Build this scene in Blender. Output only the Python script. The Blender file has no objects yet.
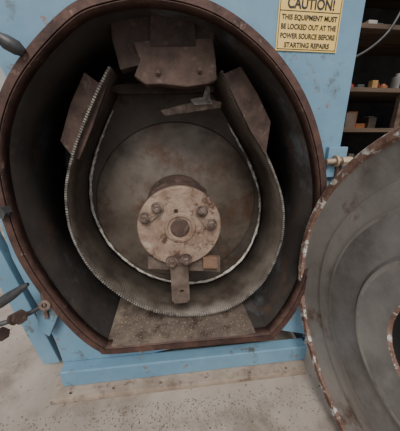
import bpy, bmesh, math, random
from mathutils import Vector, Matrix
random.seed(7)
scene=bpy.context.scene
CAM=Vector((0,-0.7,0.84)); FPX=240.0
p=math.radians(18); yw=math.radians(7)
F=Vector((math.sin(yw)*math.cos(p),math.cos(yw)*math.cos(p),-math.sin(p)))
R=Vector((math.cos(yw),-math.sin(yw),0)); U=R.cross(F)
def W(px,py,y):
    d=F+R*((px-200)/FPX)+U*((215.5-py)/FPX)
    t=(y-CAM.y)/d.y
    q=CAM+d*t
    return (q.x,q.z)
# ---------- camera
cd=bpy.data.cameras.new("camera"); cam=bpy.data.objects.new("camera",cd)
scene.collection.objects.link(cam); scene.camera=cam
cd.sensor_fit='HORIZONTAL'; cd.sensor_width=36; cd.lens=36*FPX/400; cd.clip_start=0.01
M=Matrix((( R.x,U.x,-F.x),(R.y,U.y,-F.y),(R.z,U.z,-F.z)))
cam.matrix_world=Matrix.Translation(CAM)@M.to_4x4()

# ---------- materials
def mat(name,c1,c2,scale=6,rough=.7,metal=0,bump=.2,c3=None,s3=18,t3=(.58,.66),detail=8,bscale=None,stretch=None,c4=None,s4=7,t4=(.5,.6)):
    m=bpy.data.materials.new(name); m.use_nodes=True
    nt=m.node_tree; N=nt.nodes; L=nt.links
    b=N["Principled BSDF"]; b.inputs["Roughness"].default_value=rough; b.inputs["Metallic"].default_value=metal
    tc=N.new("ShaderNodeTexCoord"); mp=N.new("ShaderNodeMapping")
    L.new(tc.outputs["Object"],mp.inputs[0])
    if stretch: mp.inputs["Scale"].default_value=stretch
    n=N.new("ShaderNodeTexNoise"); n.inputs["Scale"].default_value=scale; n.inputs["Detail"].default_value=detail
    n.inputs["Roughness"].default_value=.65
    L.new(mp.outputs[0],n.inputs["Vector"])
    r=N.new("ShaderNodeValToRGB"); L.new(n.outputs["Fac"],r.inputs[0])
    r.color_ramp.elements[0].position=.35; r.color_ramp.elements[1].position=.65
    r.color_ramp.elements[0].color=(*c1,1); r.color_ramp.elements[1].color=(*c2,1)
    out=r.outputs[0]
    def layer(out,c,s,t,loc):
        n3=N.new("ShaderNodeTexNoise"); n3.inputs["Scale"].default_value=s; n3.inputs["Detail"].default_value=7; n3.inputs["Roughness"].default_value=.7
        mp2=N.new("ShaderNodeMapping"); mp2.inputs["Location"].default_value=loc; L.new(mp.outputs[0],mp2.inputs[0]); L.new(mp2.outputs[0],n3.inputs["Vector"])
        r3=N.new("ShaderNodeValToRGB"); r3.color_ramp.elements[0].position=t[0]; r3.color_ramp.elements[1].position=t[1]
        L.new(n3.outputs["Fac"],r3.inputs[0])
        mx=N.new("ShaderNodeMix"); mx.data_type='RGBA'
        L.new(r3.outputs[0],mx.inputs[0]); L.new(out,mx.inputs[6]); mx.inputs[7].default_value=(*c,1)
        return mx.outputs[2]
    if c3: out=layer(out,c3,s3,t3,(3.1,7.7,1.3))
    if c4: out=layer(out,c4,s4,t4,(9.1,-2.7,5.3))
    L.new(out,b.inputs["Base Color"])
    if bump:
        nb=N.new("ShaderNodeTexNoise"); nb.inputs["Scale"].default_value=bscale or scale*6; nb.inputs["Detail"].default_value=5
        L.new(mp.outputs[0],nb.inputs["Vector"])
        bp=N.new("ShaderNodeBump"); bp.inputs["Strength"].default_value=bump; bp.inputs["Distance"].default_value=.004
        L.new(nb.outputs["Fac"],bp.inputs["Height"]); L.new(bp.outputs[0],b.inputs["Normal"])
    return m
BLUE=mat("blue_paint",(.115,.22,.31),(.165,.29,.385),5,.5,0,.1,(.10,.10,.09),10,(.58,.68),c4=(.20,.12,.08),s4=22,t4=(.62,.68))
RUST=mat("rusty_steel",(.040,.023,.018),(.115,.072,.055),14,.8,.2,.5,(.18,.135,.11),30,(.57,.7))
RUSTD=mat("dark_rust",(.020,.013,.011),(.065,.041,.032),12,.85,.2,.5,(.11,.075,.058),26,(.56,.72))
RIMM=mat("rim_rust",(.040,.021,.017),(.115,.060,.046),16,.7,.3,.4,(.22,.15,.12),34,(.6,.7))
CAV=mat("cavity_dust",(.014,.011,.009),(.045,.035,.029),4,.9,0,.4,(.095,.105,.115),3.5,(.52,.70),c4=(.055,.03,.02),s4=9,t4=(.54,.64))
DISC=mat("worn_plate",(.105,.080,.060),(.185,.150,.120),7,.48,.35,.15,(.11,.06,.038),8,(.52,.66),c4=(.062,.047,.037),s4=4.5,t4=(.50,.66))
CHAMB=mat("chamber_plate_shaded",(.05,.040,.032),(.11,.088,.07),5,.7,.25,.2,(.05,.03,.02),9,(.55,.66))  # base tone darkened to paint in the shadow above the rotor disc
HUB=mat("hub_rust",(.20,.125,.088),(.36,.265,.200),18,.75,.15,.6,(.09,.045,.028),22,(.53,.64),c4=(.43,.35,.285),s4=12,t4=(.56,.70))
BOLT=mat("bolt_steel",(.07,.045,.035),(.27,.20,.16),40,.6,.4,.4)
WELD=mat("weld_bead",(.25,.22,.19),(.72,.68,.61),60,.7,.1,.6,(.14,.11,.09),16,(.55,.65))
TOOTH=mat("dusty_edge",(.06,.048,.04),(.36,.33,.29),45,.7,.2,.4)
DOORM=mat("door_plate",(.24,.22,.20),(.40,.37,.34),3.5,.5,.3,.12,(.15,.09,.065),9,(.56,.70),c4=(.14,.125,.115),s4=3,t4=(.50,.68))
DOORG=mat("door_liner",(.20,.19,.18),(.36,.34,.325),5,.42,.35,.1,(.22,.14,.10),10,(.60,.74),c4=(.14,.13,.12),s4=3.3,t4=(.52,.7))
DOORR=mat("door_rim_rust",(.12,.058,.042),(.27,.165,.125),22,.75,.15,.6,(.60,.57,.52),30,(.52,.60))
FLOORM=mat("concrete",(.235,.195,.16),(.39,.335,.285),2.2,.9,0,.15,(.15,.115,.09),4.5,(.50,.70),bscale=60,c4=(.11,.08,.06),s4=60,t4=(.60,.66))
FOOT=mat("foot_dusty",(.22,.165,.125),(.35,.28,.22),14,.85,0,.3,(.12,.075,.055),22,(.54,.68))
SILL=mat("sill_dust",(.075,.055,.042),(.17,.13,.10),10,.9,0,.4,(.045,.028,.022),13,(.50,.64),c4=(.24,.19,.145),s4=7,t4=(.58,.70))
BLACK=mat("black_plastic",(.02,.02,.022),(.06,.06,.06),20,.45,0,.1)
YEL=mat("yellow_label",(.72,.47,.12),(.80,.55,.18),8,.5,0,0)
INK=mat("label_ink",(.012,.012,.012),(.02,.02,.02),8,.5,0,0)
WALLM=mat("wall_paint",(.28,.28,.27),(.40,.40,.38),1.5,.9,0,.1)
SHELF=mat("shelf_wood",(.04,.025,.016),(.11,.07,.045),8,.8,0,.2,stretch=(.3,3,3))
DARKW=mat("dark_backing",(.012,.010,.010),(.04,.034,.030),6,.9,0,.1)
BRASS=mat("brass_nut",(.30,.21,.13),(.50,.40,.30),30,.5,.4,.3)
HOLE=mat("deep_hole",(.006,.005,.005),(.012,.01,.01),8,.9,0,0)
CHAFF=mat("chaff",(.20,.14,.09),(.36,.28,.19),60,.9,0,0)
def plain(n,c,r=.5): return mat(n,tuple(x*.6 for x in c),c,10,r,0,.05)

def screenmat():
    m=bpy.data.materials.new("perforated_screen"); m.use_nodes=True
    nt=m.node_tree;N=nt.nodes;L=nt.links;b=N["Principled BSDF"]
    b.inputs["Metallic"].default_value=.35; b.inputs["Roughness"].default_value=.5
    uv=N.new("ShaderNodeTexCoord")
    v=N.new("ShaderNodeTexVoronoi"); v.inputs["Scale"].default_value=110; v.inputs["Randomness"].default_value=.0
    L.new(uv.outputs["UV"],v.inputs["Vector"])
    r=N.new("ShaderNodeValToRGB"); r.color_ramp.elements[0].position=.28; r.color_ramp.elements[1].position=.36
    r.color_ramp.elements[0].color=(.09,.075,.065,1); r.color_ramp.elements[1].color=(1,1,1,1)
    L.new(v.outputs["Distance"],r.inputs[0])
    n=N.new("ShaderNodeTexNoise"); n.inputs["Scale"].default_value=6; n.inputs["Detail"].default_value=8; n.inputs["Roughness"].default_value=.65
    L.new(uv.outputs["Object"],n.inputs["Vector"])
    r2=N.new("ShaderNodeValToRGB"); r2.color_ramp.elements[0].position=.38; r2.color_ramp.elements[1].position=.64
    r2.color_ramp.elements[0].color=(.065,.048,.038,1); r2.color_ramp.elements[1].color=(.20,.17,.14,1)
    L.new(n.outputs["Fac"],r2.inputs[0])
    mx=N.new("ShaderNodeMix"); mx.data_type='RGBA'; mx.blend_type='MULTIPLY'; mx.inputs[0].default_value=.4
    L.new(r2.outputs[0],mx.inputs[6]); L.new(r.outputs[0],mx.inputs[7]); L.new(mx.outputs[2],b.inputs["Base Color"])
    return m
SCREEN=screenmat()

# ---------- helpers
def empty(name,loc=(0,0,0)):
    o=bpy.data.objects.new(name,None); o.location=loc; scene.collection.objects.link(o); return o
def obj(name,me,mats,parent=None,smooth=False):
    o=bpy.data.objects.new(name,me); scene.collection.objects.link(o)
    for m in (mats if isinstance(mats,(list,tuple)) else [mats]): me.materials.append(m)
    if smooth:
        for f in me.polygons: f.use_smooth=True
    if parent: 
        o.parent=parent; o.matrix_parent_inverse=Matrix.Translation(-parent.location)
    return o
def catmull(pts,n=8,closed=True):
    out=[];k=len(pts)
    rng=range(k) if closed else range(k-1)
    for i in rng:
        if closed: a,b,c,d=[pts[(i+j)%k] for j in(-1,0,1,2)]
        else: a,b,c,d=pts[max(i-1,0)],pts[i],pts[i+1],pts[min(i+2,k-1)]
        for s in range(n):
            t=s/n
            out.append(tuple(.5*((2*b[q])+(-a[q]+c[q])*t+(2*a[q]-5*b[q]+4*c[q]-d[q])*t*t+(-a[q]+3*b[q]-3*c[q]+d[q])*t**3) for q in range(len(b))))
    if not closed: out.append(tuple(pts[-1]))
    return out
def offset(pts,d,closed=True):
    k=len(pts);out=[]
    area=sum(pts[i][0]*pts[(i+1)%k][1]-pts[(i+1)%k][0]*pts[i][1] for i in range(k))
    s=1 if area>0 else -1
    for i in range(k):
        a=pts[(i-1)%k] if closed or i>0 else pts[i]; b=pts[(i+1)%k] if closed or i<k-1 else pts[i]
        tx,tz=b[0]-a[0],b[1]-a[1]; l=math.hypot(tx,tz) or 1
        out.append((pts[i][0]-tz/l*d*s, pts[i][1]+tx/l*d*s) )
    return out   # d>0 inward
def prism(name,outer,holes,y0,y1,m,parent=None,bev=0,frame=None):
    c=bpy.data.curves.new(name,'CURVE'); c.dimensions='2D'; c.fill_mode='BOTH'; c.extrude=abs(y1-y0)/2
    for pts in [outer]+list(holes):
        s=c.splines.new('POLY'); s.points.add(len(pts)-1)
        for i,q in enumerate(pts): s.points[i].co=(q[0],q[1],0,1)
        s.use_cyclic_u=True
    o=bpy.data.objects.new("tmp",c); scene.collection.objects.link(o)
    dg=bpy.context.evaluated_depsgraph_get(); dg.update()
    me=bpy.data.meshes.new_from_object(o.evaluated_get(dg)); bpy.data.objects.remove(o)
    ym=(y0+y1)/2
    for v in me.vertices:
        x,z,d=v.co
        v.co=(x,ym+d,z) if frame is None else frame(x,z,d+ym)
    bm=bmesh.new(); bm.from_mesh(me); bmesh.ops.remove_doubles(bm,verts=bm.verts,dist=1e-5)
    bmesh.ops.recalc_face_normals(bm,faces=bm.faces); bm.to_mesh(me); bm.free()
    me.materials.clear()
    ob=obj(name,me,m,parent)
    if bev:
        b=ob.modifiers.new("b",'BEVEL'); b.width=bev; b.segments=2; b.limit_method='ANGLE'
    return ob
def strip(name,pts,y0,y1,m,parent=None,closed=True,thick=0,pts2=None):
    k=len(pts); vs=[];fs=[];uv=[]
    L=[0]
    for i in range(1,k+1):
        a=pts[i-1];b=pts[i%k]; L.append(L[-1]+math.hypot(a[0]-b[0],a[1]-b[1]))
    for q in pts: vs.append((q[0],y0,q[1]))
    for q in (pts2 or pts): vs.append((q[0],y1,q[1]))
    rng=range(k if closed else k-1)
    for i in rng:
        j=(i+1)%k; fs.append((i,j,k+j,k+i)); uv.append([(L[i],y0),(L[i+1],y0),(L[i+1],y1),(L[i],y1)])
    me=bpy.data.meshes.new(name); me.from_pydata(vs,[],fs)
    ul=me.uv_layers.new(name="UVMap")
    for f,u in zip(me.polygons,uv):
        for li,q in zip(f.loop_indices,u): ul.data[li].uv=q
    o=obj(name,me,m,parent,True)
    if thick:
        s=o.modifiers.new("s",'SOLIDIFY'); s.thickness=thick; s.offset=0
    return o
def circ(cx,cz,r,n=64,a0=0): return [(cx+r*math.cos(a0+2*math.pi*i/n),cz+r*math.sin(a0+2*math.pi*i/n)) for i in range(n)]
def tube(name,pts,r,m,parent=None,cyc=False,rad=None):
    c=bpy.data.curves.new(name,'CURVE'); c.dimensions='3D'; c.bevel_depth=r; c.bevel_resolution=4; c.use_fill_caps=True
    s=c.splines.new('POLY'); s.points.add(len(pts)-1)
    for i,q in enumerate(pts):
        s.points[i].co=(*q,1)
        if rad: s.points[i].radius=rad[i]
    s.use_cyclic_u=cyc
    o=bpy.data.objects.new("tmp",c); scene.collection.objects.link(o)
    dg=bpy.context.evaluated_depsgraph_get(); dg.update()
    me=bpy.data.meshes.new_from_object(o.evaluated_get(dg)); bpy.data.objects.remove(o)
    me.materials.clear()
    return obj(name,me,m,parent,True)
def lathe(name,prof,loc,axis,m,parent=None,n=64,mats=None):
    ax=Vector(axis).normalized(); q=ax.to_track_quat('Z','Y')
    vs=[];fs=[];mi=[]
    for r,h in prof:
        for i in range(n):
            a=2*math.pi*i/n; vs.append(Vector(loc)+q@Vector((r*math.cos(a),r*math.sin(a),h)))
    for k in range(len(prof)-1):
        for i in range(n):
            j=(i+1)%n; fs.append((k*n+i,k*n+j,(k+1)*n+j,(k+1)*n+i)); mi.append(mats[k] if mats else 0)
    me=bpy.data.meshes.new(name); me.from_pydata(vs,[],fs)
    for f,i in zip(me.polygons,mi): f.material_index=i
    o=obj(name,me,m,parent,True)
    e=o.modifiers.new("e",'EDGE_SPLIT'); e.split_angle=math.radians(35)
    return o
def hexbolt(name,x,y,z,r,parent,m=BOLT,h=.012):
    lathe(name+"_washer",[(0,-.003),(r*1.35,-.003),(r*1.35,0),(0,0)],(x,y,z),(0,-1,0),m,parent,24)
    lathe(name+"_head",[(r,0),(r,h*.85),(r*.85,h),(0,h)],(x,y,z),(0,-1,0),m,parent,6)
    lathe(name+"_stud",[(r*.5,h),(r*.5,h*1.5),(0,h*1.6)],(x,y,z),(0,-1,0),m,parent,16)
def box(name,x0,x1,y0,y1,z0,z1,m,parent=None,bev=.002):
    bm=bmesh.new(); bmesh.ops.create_cube(bm,size=1)
    for v in bm.verts: v.co=Vector(((x0+x1)/2+v.co.x*(x1-x0),(y0+y1)/2+v.co.y*(y1-y0),(z0+z1)/2+v.co.z*(z1-z0)))
    me=bpy.data.meshes.new(name); bm.to_mesh(me); bm.free()
    o=obj(name,me,m,parent)
    if bev: b=o.modifiers.new("b",'BEVEL'); b.width=bev; b.segments=2
    return o
def chips(name,n,fn,m,parent=None,smin=.001,smax=.003):
    vs=[];fs=[]
    for i in range(n):
        c=Vector(fn()); s=random.uniform(smin,smax); a=random.uniform(0,6.28)
        e1=Vector((math.cos(a),math.sin(a),0))*s*random.uniform(.8,2); e2=Vector((-math.sin(a),math.cos(a),0))*s*.8; e3=Vector((0,0,s*.7))
        b=len(vs); vs+= [c+e1,c+e2,c-e1,c-e2,c+e3]
        fs+= [(b,b+1,b+4),(b+1,b+2,b+4),(b+2,b+3,b+4),(b+3,b,b+4)]
    me=bpy.data.meshes.new(name); me.from_pydata(vs,[],fs); return obj(name,me,m,parent)

# ================= ROOM
fl=box("floor",-4,4,-3,4,-.05,0,FLOORM,None,0)
box("wall_back",-4,4,4,4.1,0,3.2,WALLM,None,0)
box("wall_right",4,4.1,-3,4.1,0,3.2,WALLM,None,0)
box("wall_left",-4.1,-4,-3,4.1,0,3.2,WALLM,None,0)

# ================= MACHINE
mc=empty("industrial_mill_housing",(0,.2,0))
rim_px=[(140,-14),(185,-8),(225,8),(262,36),(291,70),(312,110),(324,155),(327,200),(321,245),(309,285),(294,314),(276,336),(264,342),(190,347),(112,353),(98,351),(76,335),(48,304),(20,263),(2,220),(-9,175),(-11,140),(-4,103),(12,68),(40,32),(72,3),(105,-9)]
YF=-.045
rimw=[W(a,b,YF) for a,b in rim_px]
zb=rimw[13][1]
for i in (12,13,14): rimw[i]=(rimw[i][0],zb+(rimw[i][1]-zb)*.4)
rim=catmull(rimw,8)
rin=offset(rim,.018)
prism("rim_flange",rim,[rin],YF,YF+.012,RIMM,mc,.002)
strip("rim_outer_wall",rim,YF+.006,.0,RIMM,mc,thick=.004)
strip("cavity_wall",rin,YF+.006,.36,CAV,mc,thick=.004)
strip("rim_inner_liner",offset(rim,.0215),YF+.002,-.005,RIMM,mc,thick=.002)
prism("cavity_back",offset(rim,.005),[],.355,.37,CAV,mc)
plate=[(-.40,1.45),(-.40,1.03),(-.375,.96),(-.40,.90),(-.44,.80),(-.475,.70),(-.48,.60),(-.475,.50),(-.455,.40),(-.43,.30),(-.41,.18),(-.395,.03),(.49,.03),(.515,.10),(.515,1.45)]
prism("blue_front_plate",plate,[offset(rim,.01)],-.0,.012,BLUE,mc,.002)
back=[(-.40,1.45),(-.40,.2),(-.395,.03),(.49,.03),(.515,1.45)]
prism("blue_back_plate",back,[],.40,.41,BLUE,mc)
box("blue_side_right",.505,.515,.012,.40,.03,1.45,BLUE,mc,0)
strip("blue_shell",offset(rim,-.012),.012,.40,BLUE,mc,thick=.006)
box("blue_top",-.40,.515,.0,.41,1.45,1.46,BLUE,mc,0)
box("base_beam",-.395,.49,-.045,.0,.023,.088,BLUE,mc,.004)
prism("leg_stand",[(-.62,.62),(-.56,.62),(-.44,.03),(-.50,.03)],[],.05,.09,BLUE,mc,.003)
prism("leg_stand_rear",[(-.66,.75),(-.60,.75),(-.50,.0),(-.56,.0)],[],.25,.29,BLUE,mc,.003)
foot=[(-.42,-.085),(.47,-.085),(.50,.02),(-.42,.02)]
hl=[circ(x,-.066,.006,16) for x in (-.36,-.22,-.06,.10,.26,.40)]
prism("foot_plate",foot,hl,.0,.022,FOOT,mc,.001,frame=lambda x,z,d:(x,z,d+.001))
zf=min((q for q in rin if abs(q[0])<.08),key=lambda q:q[1])[1]
prism("cavity_floor",[(-.225,zf-.006),(.265,zf-.006),(.285,zf+.008),(-.245,zf+.008)],[],-.036,.355,SILL,mc,.001)
chips("grain_residue",500,lambda:(random.uniform(-.22,.27),random.uniform(-.03,.12),zf+.008),CHAFF,mc,.0008,.0024)

# ---- screen (horseshoe)
YS=.055; YB=.27
s_px=[(110,66),(97,92),(82,128),(70,165),(66,200),(74,240),(99,278),(140,306),(185,316),(227,309),(261,284),(280,246),(283,206),(272,168),(253,130),(235,98),(221,70)]
sw=catmull([W(a,b,YS) for a,b in s_px],10,False)
sc=empty("sizing_screen",(0,.2,.5))
strip("screen_wall",sw,YS,YB,SCREEN,sc,closed=False,thick=.005)
vs=[];fs=[]
dense=catmull(sw,6,False); step=.0068;acc=0
teeth=[]
for i in range(1,len(dense)):
    a,b=dense[i-1],dense[i]; l=math.hypot(b[0]-a[0],b[1]-a[1]); acc+=l
    if acc>=step and l>0: teeth.append((b,((b[0]-a[0])/l,(b[1]-a[1])/l))); acc=0
for (c,t) in teeth:
    n=(-t[1],t[0]); b0=len(vs)
    for yy in (YS-.002,YS+.010):
        for (s1,s2) in ((-1,-1),(1,-1),(1,1),(-1,1)):
            vs.append((c[0]+t[0]*.0020*s1+n[0]*.0034*s2,yy,c[1]+t[1]*.0020*s1+n[1]*.0034*s2))
    fs+=[tuple(b0+q for q in f) for f in((0,1,2,3),(4,5,6,7),(0,1,5,4),(1,2,6,5),(2,3,7,6),(3,0,4,7))]
me=bpy.data.meshes.new("screen_edge_teeth"); me.from_pydata(vs,[],fs); obj("screen_edge_teeth",me,TOOTH,sc)
wp=[]
cx=sum(q[0] for q in sw)/len(sw); cz=.55
for i,q in enumerate(sw[12:-16]):
    dx,dz=q[0]-cx,q[1]-cz; l=math.hypot(dx,dz)
    k=.011+random.uniform(-.0012,.0012)
    wp.append((q[0]-dx/l*k,YB-.010,q[1]-dz/l*k))
nn=len(wp)
tube("weld_seam",wp,.0058,WELD,sc,rad=[random.uniform(.6,1.25)*min(1,.45+min(i,nn-i)/30) for i in range(nn)])
prism("chamber_back_plate",sw,[],YB,YB+.01,CHAMB,sc)
z1=W(176,114,.26)[1]; z0=W(176,276,.26)[1]; xc=(W(94,195,.26)[0]+W(256,195,.26)[0])/2; rw=(W(256,195,.26)[0]-W(94,195,.26)[0])/2
rr=min((z1-z0)/2,rw); dc=(xc,z0+rr)
rt=empty("rotor_assembly",(dc[0],.2,dc[1]))
lathe("rotor_disc",[(0,.002),(rr*.45,.002),(rr*.47,0),(rr*.97,0),(rr*.99,-.002),(rr,-.008)],(dc[0],.262,dc[1]),(0,-1,0),DISC,rt,96)
HY=.04
hc=W(180,228,HY)
hr=(W(222,228,HY)[0]-W(138,228,HY)[0])/2
hx,hz=hc
lathe("rotor_shaft",[(hr*.55,0),(hr*.55,.20)],(hx,.26,hz),(0,-1,0),RUST,rt,48)
lathe("rotor_collar",[(hr*.9,0),(hr*.9,.05),(hr*.6,.05)],(hx,.26,hz+.02),(0,-1,0),RUST,rt,64)
lob=[]
for i in range(96):
    a_=2*math.pi*i/96; lob.append((hx+.004+hr*(.93+.07*(math.cos(6*a_)>.2))*math.cos(a_),hz+.010+hr*(.93+.07*(math.cos(6*a_)>.2))*math.sin(a_)))
prism("clamp_plate_rear",lob,[],HY+.045,HY+.075,RUST,rt,.002)
lathe("clamp_plate_mid",[(0,0),(hr*.88,0),(hr*.88,-.04),(0,-.04)],(hx,HY+.012,hz+.003),(0,-1,0),RUSTD,rt,64)
lathe("hub_flange",[(0,.000),(hr*.28,0),(hr*.30,.004),(hr*.36,.004),(hr*.38,0),(hr*.97,0),(hr,-.004),(hr,-.022),(hr*.8,-.024)],(hx,HY,hz),(0,-1,0),HUB,rt,96)
lathe("hub_centre_plug",[(0,.003),(hr*.2,.003),(hr*.23,0)],(hx,HY-.001,hz),(0,-1,0),RUST,rt,48)
pairs=[((145,218),(157,208)),((202,211),(211,224)),((172,262),(186,260))]
k=0
for A,B in pairs:
    wa=W(*A,HY-.006); wb=W(*B,HY-.006)
    d=Vector((wb[0]-wa[0],wb[1]-wa[1])); l=d.length; d/=l; n=Vector((-d.y,d.x)); r0=.021
    pts=[]
    for j in range(13):
        an=math.pi/2+math.pi*j/12; pts.append((wa[0]+r0*(math.cos(an)*d.x+math.sin(an)*n.x),wa[1]+r0*(math.cos(an)*d.y+math.sin(an)*n.y)))
    for j in range(13):
        an=-math.pi/2+math.pi*j/12; pts.append((wb[0]+r0*(math.cos(an)*d.x+math.sin(an)*n.x),wb[1]+r0*(math.cos(an)*d.y+math.sin(an)*n.y)))
    prism("bolt_lug_%d"%k,pts,[],HY-.007,HY+.001,HUB if k<3 else RUST,rt,.0015)
    for q in (wa,wb):
        hexbolt("hub_bolt_%d"%k,q[0],HY-.010,q[1],.0145,rt,BOLT,.013); k+=1
o=W(176,211,HY); lathe("hub_dowel",[(0,.002),(.006,.002),(.007,0)],(o[0],HY,o[1]),(0,-1,0),RUSTD,rt,20)
ARM=mat("arm_rust",(.085,.057,.045),(.19,.14,.11),16,.75,.2,.4)
bp=[W(*q,HY+.03) for q in ((148,256),(220,256),(220,271),(148,268))]
prism("cross_bar",bp,[],HY+.024,HY+.036,ARM,rt,.0015)
bp=[W(*q,HY+.005) for q in ((203,257),(217,257),(218,268),(203,268))]
prism("end_block",bp,[],HY+.0,HY+.02,mat("fresh_rust",(.11,.055,.03),(.21,.125,.08),20,.8,0,.3),rt,.0015)
kp=[W(*q,HY) for q in ((170,264),(188,264),(190,299),(187,302),(175,303),(172,300))]
kh=W(182,291,HY)
prism("key_arm",kp,[circ(kh[0],kh[1],.008,20)],HY-.004,HY+.012,ARM,rt,.0015)

# ---- top hardware
th=empty("feed_gate_hardware",(0,.1,1.0))
def P(name,px,y0,y1,m,bev=.003):
    return prism(name,[W(a,b,y0) for a,b in px],[],y0,y1,m,th,bev)
P("upper_chute_plate",[(104,-40),(222,-40),(214,40),(208,60),(136,66),(120,70),(112,40)],.045,.09,RUSTD)
P("upper_block",[(133,42),(150,40),(213,38),(216,60),(217,80),(208,84),(186,87),(160,84),(146,85),(134,76),(140,60)],.037,.08,RUST,.003)
P("upper_block_bar",[(150,-40),(194,-40),(196,46),(150,46)],.034,.06,RUSTD,.002)
P("hanger_plate_left",[(84,72),(106,88),(92,128),(79,160),(70,154),(60,141),(70,104)],.07,.085,RUST,.002)
P("hanger_plate_right",[(223,74),(241,66),(258,94),(271,122),(266,156),(250,130)],.048,.060,RUST,.002)
P("wedge_strap",[(106,88),(118,84),(214,86),(214,92),(120,94)],.14,.17,RUSTD,.002)
P("t_bracket_web",[(160,110),(206,98),(222,102),(221,108),(165,116)],.15,.16,BOLT,.002)
P("t_bracket_head",[(190,99),(203,97),(206,86),(210,86),(210,98),(213,104),(194,105)],.13,.15,TOOTH,.001)
for i,(a,b) in enumerate(((158,72),(200,70))):
    q=W(a,b,.03); hexbolt("block_bolt_%d"%i,q[0],.036,q[1],.007,th,RUST,.004)

# ---- left latch
la=empty("swing_clamp_handle",(-.42,-.1,.2))
def W3(px,py,y): q=W(px,py,y); return (q[0],y,q[1])
yl=-.09
tube("handle_grip",[W3(-14,312,yl),W3(0,303,yl),W3(12,295,yl),W3(22,288,yl),W3(28,284,yl)],.013,BLACK,la,rad=[.8,1.1,1.0,.7,.35])
tube("clamp_rod",[W3(-12,328,yl),W3(10,321,yl),W3(30,313,yl+.03),W3(52,300,yl+.07)],.007,BLACK,la)
for i,(a,b,r) in enumerate(((14,319,.017),(20,317,.020),(2,334,.019))):
    q=W3(a,b,yl); 
    lathe("clamp_nut_%d"%i,[(0,-.006),(r,-.006),(r,.006),(0,.006)],q,(1,-.6,.35),RUST,la,6)
q=W3(46,304,yl+.05); lathe("clamp_eye",[(.008,-.01),(.017,-.01),(.017,.01),(.008,.01)],q,(0,-1,.2),BOLT,la,24)
prism("clamp_bracket",[W(a,b,-.03) for a,b in((36,308),(50,296),(60,312),(50,336),(40,330))],[],-.035,.0,BLUE,la,.003)
tube("clamp_pin",[W3(42,292,-.04),W3(47,318,-.04)],.006,BOLT,la)
lt=empty("rim_latch_bolt",(-.47,-.05,.6))
q=W3(4,212,-.05); lathe("latch_nut",[(0,-.01),(.016,-.01),(.016,.012),(0,.012)],q,(-.3,-1,0),BLACK,lt,6)
tube("latch_stud",[W3(-12,205,-.05),W3(10,214,-.05)],.007,BLACK,lt)
lv=empty("pull_lever",(-.4,-.06,1.05))
tube("lever_rod",[W3(-30,22,-.07),W3(-5,36,-.06),W3(14,47,-.05)],.006,BLACK,lv)
tube("lever_knob",[W3(-4,35,-.06),W3(6,42,-.06),W3(17,48,-.055),W3(24,53,-.05)],.015,BLACK,lv,rad=[.6,1,1,.6])

# ---- sign
sg_=empty("caution_sign",(.367,-.002,1.12))
sx0,sx1,sz0,sz1=.283,.452,1.056,1.178
box("sign_plate",sx0,sx1,-.003,-.0005,sz0,sz1,YEL,sg_,0)
bw=.0016
for n,(x0,x1,z0,z1) in dict(b=(sx0+.003,sx1-.003,sz0+.003,sz0+.003+bw),t=(sx0+.003,sx1-.003,sz1-.003-bw,sz1-.003),l=(sx0+.003,sx0+.003+bw,sz0+.003,sz1-.003),r=(sx1-.003-bw,sx1-.003,sz0+.003,sz1-.003),m=(sx0+.003,sx1-.003,1.1415,1.1432)).items():
    box("border_"+n,x0,x1,-.0036,-.003,z0,z1,INK,sg_,0)
def text(name,s,x,z,size,w,parent,bold=0):
    c=bpy.data.curves.new(name,'FONT'); c.body=s; c.size=size; c.align_x='CENTER'; c.offset=bold; c.extrude=.0003
    o=bpy.data.objects.new("tmp",c); scene.collection.objects.link(o)
    dg=bpy.context.evaluated_depsgraph_get(); dg.update()
    me=bpy.data.meshes.new_from_object(o.evaluated_get(dg)); bpy.data.objects.remove(o)
    xs=[v.co.x for v in me.vertices]; k=w/(max(xs)-min(xs)); mid=(max(xs)+min(xs))/2
    for v in me.vertices: v.co=Vector((x+(v.co.x-mid)*k,-.0036-v.co.z,z+v.co.y))
    me.materials.clear()
    return obj(name,me,INK,parent)
cxs=(sx0+sx1)/2
text("text_heading","CAUTION!",cxs,1.148,.031,.125,sg_,.0008)
text("text_line_1","THIS EQUIPMENT MUST",cxs,1.124,.0155,.150,sg_,.0004)
text("text_line_2","BE LOCKED OUT AT THE",cxs,1.104,.0155,.150,sg_,.0004)
text("text_line_3","POWER SOURCE BEFORE",cxs,1.084,.0155,.150,sg_,.0004)
text("text_line_4","STARTING REPAIRS",cxs,1.064,.0155,.125,sg_,.0004)

# ---- door
b5=math.radians(5); ddir=Vector((math.sin(b5),-math.cos(b5),0)); nrm=Vector((-math.cos(b5),-math.sin(b5),0))
C=Vector((.441,-.02,0))+ddir*.435+Vector((0,0,.458))
dr=empty("round_access_door",tuple(C))
Rd=.456
lathe("door_disc",[(Rd,-.03),(Rd+.002,.0),(Rd-.004,.008),(Rd-.020,.008),(Rd-.025,.0),(.355,-.004),(.350,.002),(.300,.002),(.296,.012),(.288,.014),(.210,.010),(.200,.018),(.190,.018),(.150,.006),(.128,.006),(.122,.0),(.120,-.06)],C,nrm,[DOORM,DOORR,DOORG,HOLE],dr,128,
      mats=[1,1,1,1,0,0,0,0,0,2,2,0,2,2,1,3])
lathe("door_back",[(Rd,-.03),(.12,-.034),(.12,-.06),(0,-.06)],C,nrm,[BLUE],dr,96)
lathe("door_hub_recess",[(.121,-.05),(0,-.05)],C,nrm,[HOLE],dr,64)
q=W3(345,161,-.03)
box("hinge_plate",.47,.53,-.016,-.001,q[2]-.05,q[2]+.04,BLUE,dr,.002)
lathe("hinge_nut",[(0,-.012),(.014,-.012),(.014,.012),(0,.012)],(q[0]-.004,-.035,q[2]),(1,0,.1),BRASS,dr,6)
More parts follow.
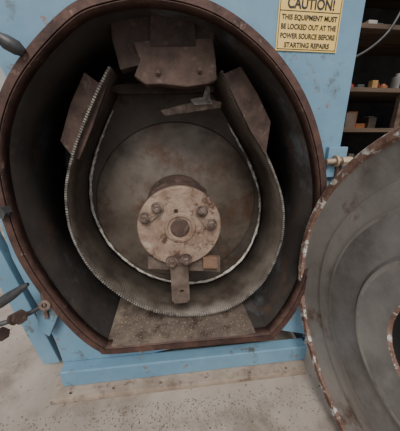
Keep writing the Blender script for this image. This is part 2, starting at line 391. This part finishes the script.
tube("hinge_stud",[(q[0]-.06,-.03,q[2]-.002),(q[0]+.02,-.03,q[2]+.004)],.008,BRASS,dr)
lathe("hinge_washer",[(0,-.003),(.017,-.003),(.017,.003),(0,.003)],(q[0]-.03,-.03,q[2]),(1,0,.1),BRASS,dr,20)
tube("hinge_pin",[(q[0]-.01,-.02,q[2]-.10),(q[0]-.01,-.02,q[2]+.0)],.009,RUST,dr)

# ================= background workshop shelf
sh=empty("storage_shelf",(1.6,1.2,0))
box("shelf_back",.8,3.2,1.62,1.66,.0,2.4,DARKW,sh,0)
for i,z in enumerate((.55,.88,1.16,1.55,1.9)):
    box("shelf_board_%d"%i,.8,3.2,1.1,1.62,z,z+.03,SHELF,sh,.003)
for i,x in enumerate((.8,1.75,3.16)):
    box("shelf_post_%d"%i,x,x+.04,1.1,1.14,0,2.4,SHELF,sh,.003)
cols=[(.40,.06,.04),(.5,.47,.42),(.38,.14,.05),(.07,.10,.15),(.35,.20,.07),(.08,.08,.08),(.16,.13,.10),(.25,.24,.22),(.10,.07,.05)]
cm=[plain("tin_%d"%i,c) for i,c in enumerate(cols)]
for i,z in enumerate((.58,.91,1.19,1.58)):
    it=empty("shelf_supplies" if i==0 else "shelf_supplies.%03d"%i,(1.8,1.3,z))
    x=.88
    j=0
    while x<3.0:
        r=random.uniform(.015,.045); h=random.uniform(.05,.2); y=random.uniform(1.18,1.45); m=random.choice(cm+cm[:1]+cm[2:3]+cm[4:])
        if random.random()<.6:
            lathe("can_%d"%j,[(0,0),(r,0),(r,h*.75),(r*.5,h*.85),(r*.45,h),(0,h)],(x+r,y,z),(0,0,1),m,it,20)
        else:
            box("carton_%d"%j,x,x+2*r,y-r,y+r,z,z+h*.8,m,it,.003)
        x+=2*r+random.uniform(.0,.015); j+=1
hc_=empty("hanging_cable",(1.2,1.0,1.4))
tube("cable",catmull([(.75,1.05,1.9),(.95,1.0,1.45),(1.15,1.0,1.32),(1.45,1.0,1.5),(1.6,1.0,1.9)],8,False),.008,BLACK,hc_)
def fn():
    return (random.gauss(-.05,.35),-.12-abs(random.gauss(0,.08)),.0005)
chips("spilled_grain",1500,fn,mat("dark_chaff",(.10,.07,.045),(.26,.20,.13),60,.9,0,0),None,.0008,.0026)

# ================= light
w=bpy.data.worlds.new("world"); scene.world=w; w.use_nodes=True
bg=w.node_tree.nodes["Background"]; bg.inputs[0].default_value=(.93,.96,1,1); bg.inputs[1].default_value=.85
s=bpy.data.lights.new("daylight",'SUN'); s.energy=3.0; s.angle=math.radians(25); s.color=(1,.96,.91)
so=bpy.data.objects.new("daylight",s); scene.collection.objects.link(so)
so.rotation_euler=Vector((.10,.66,-.74)).to_track_quat('-Z','Y').to_euler()
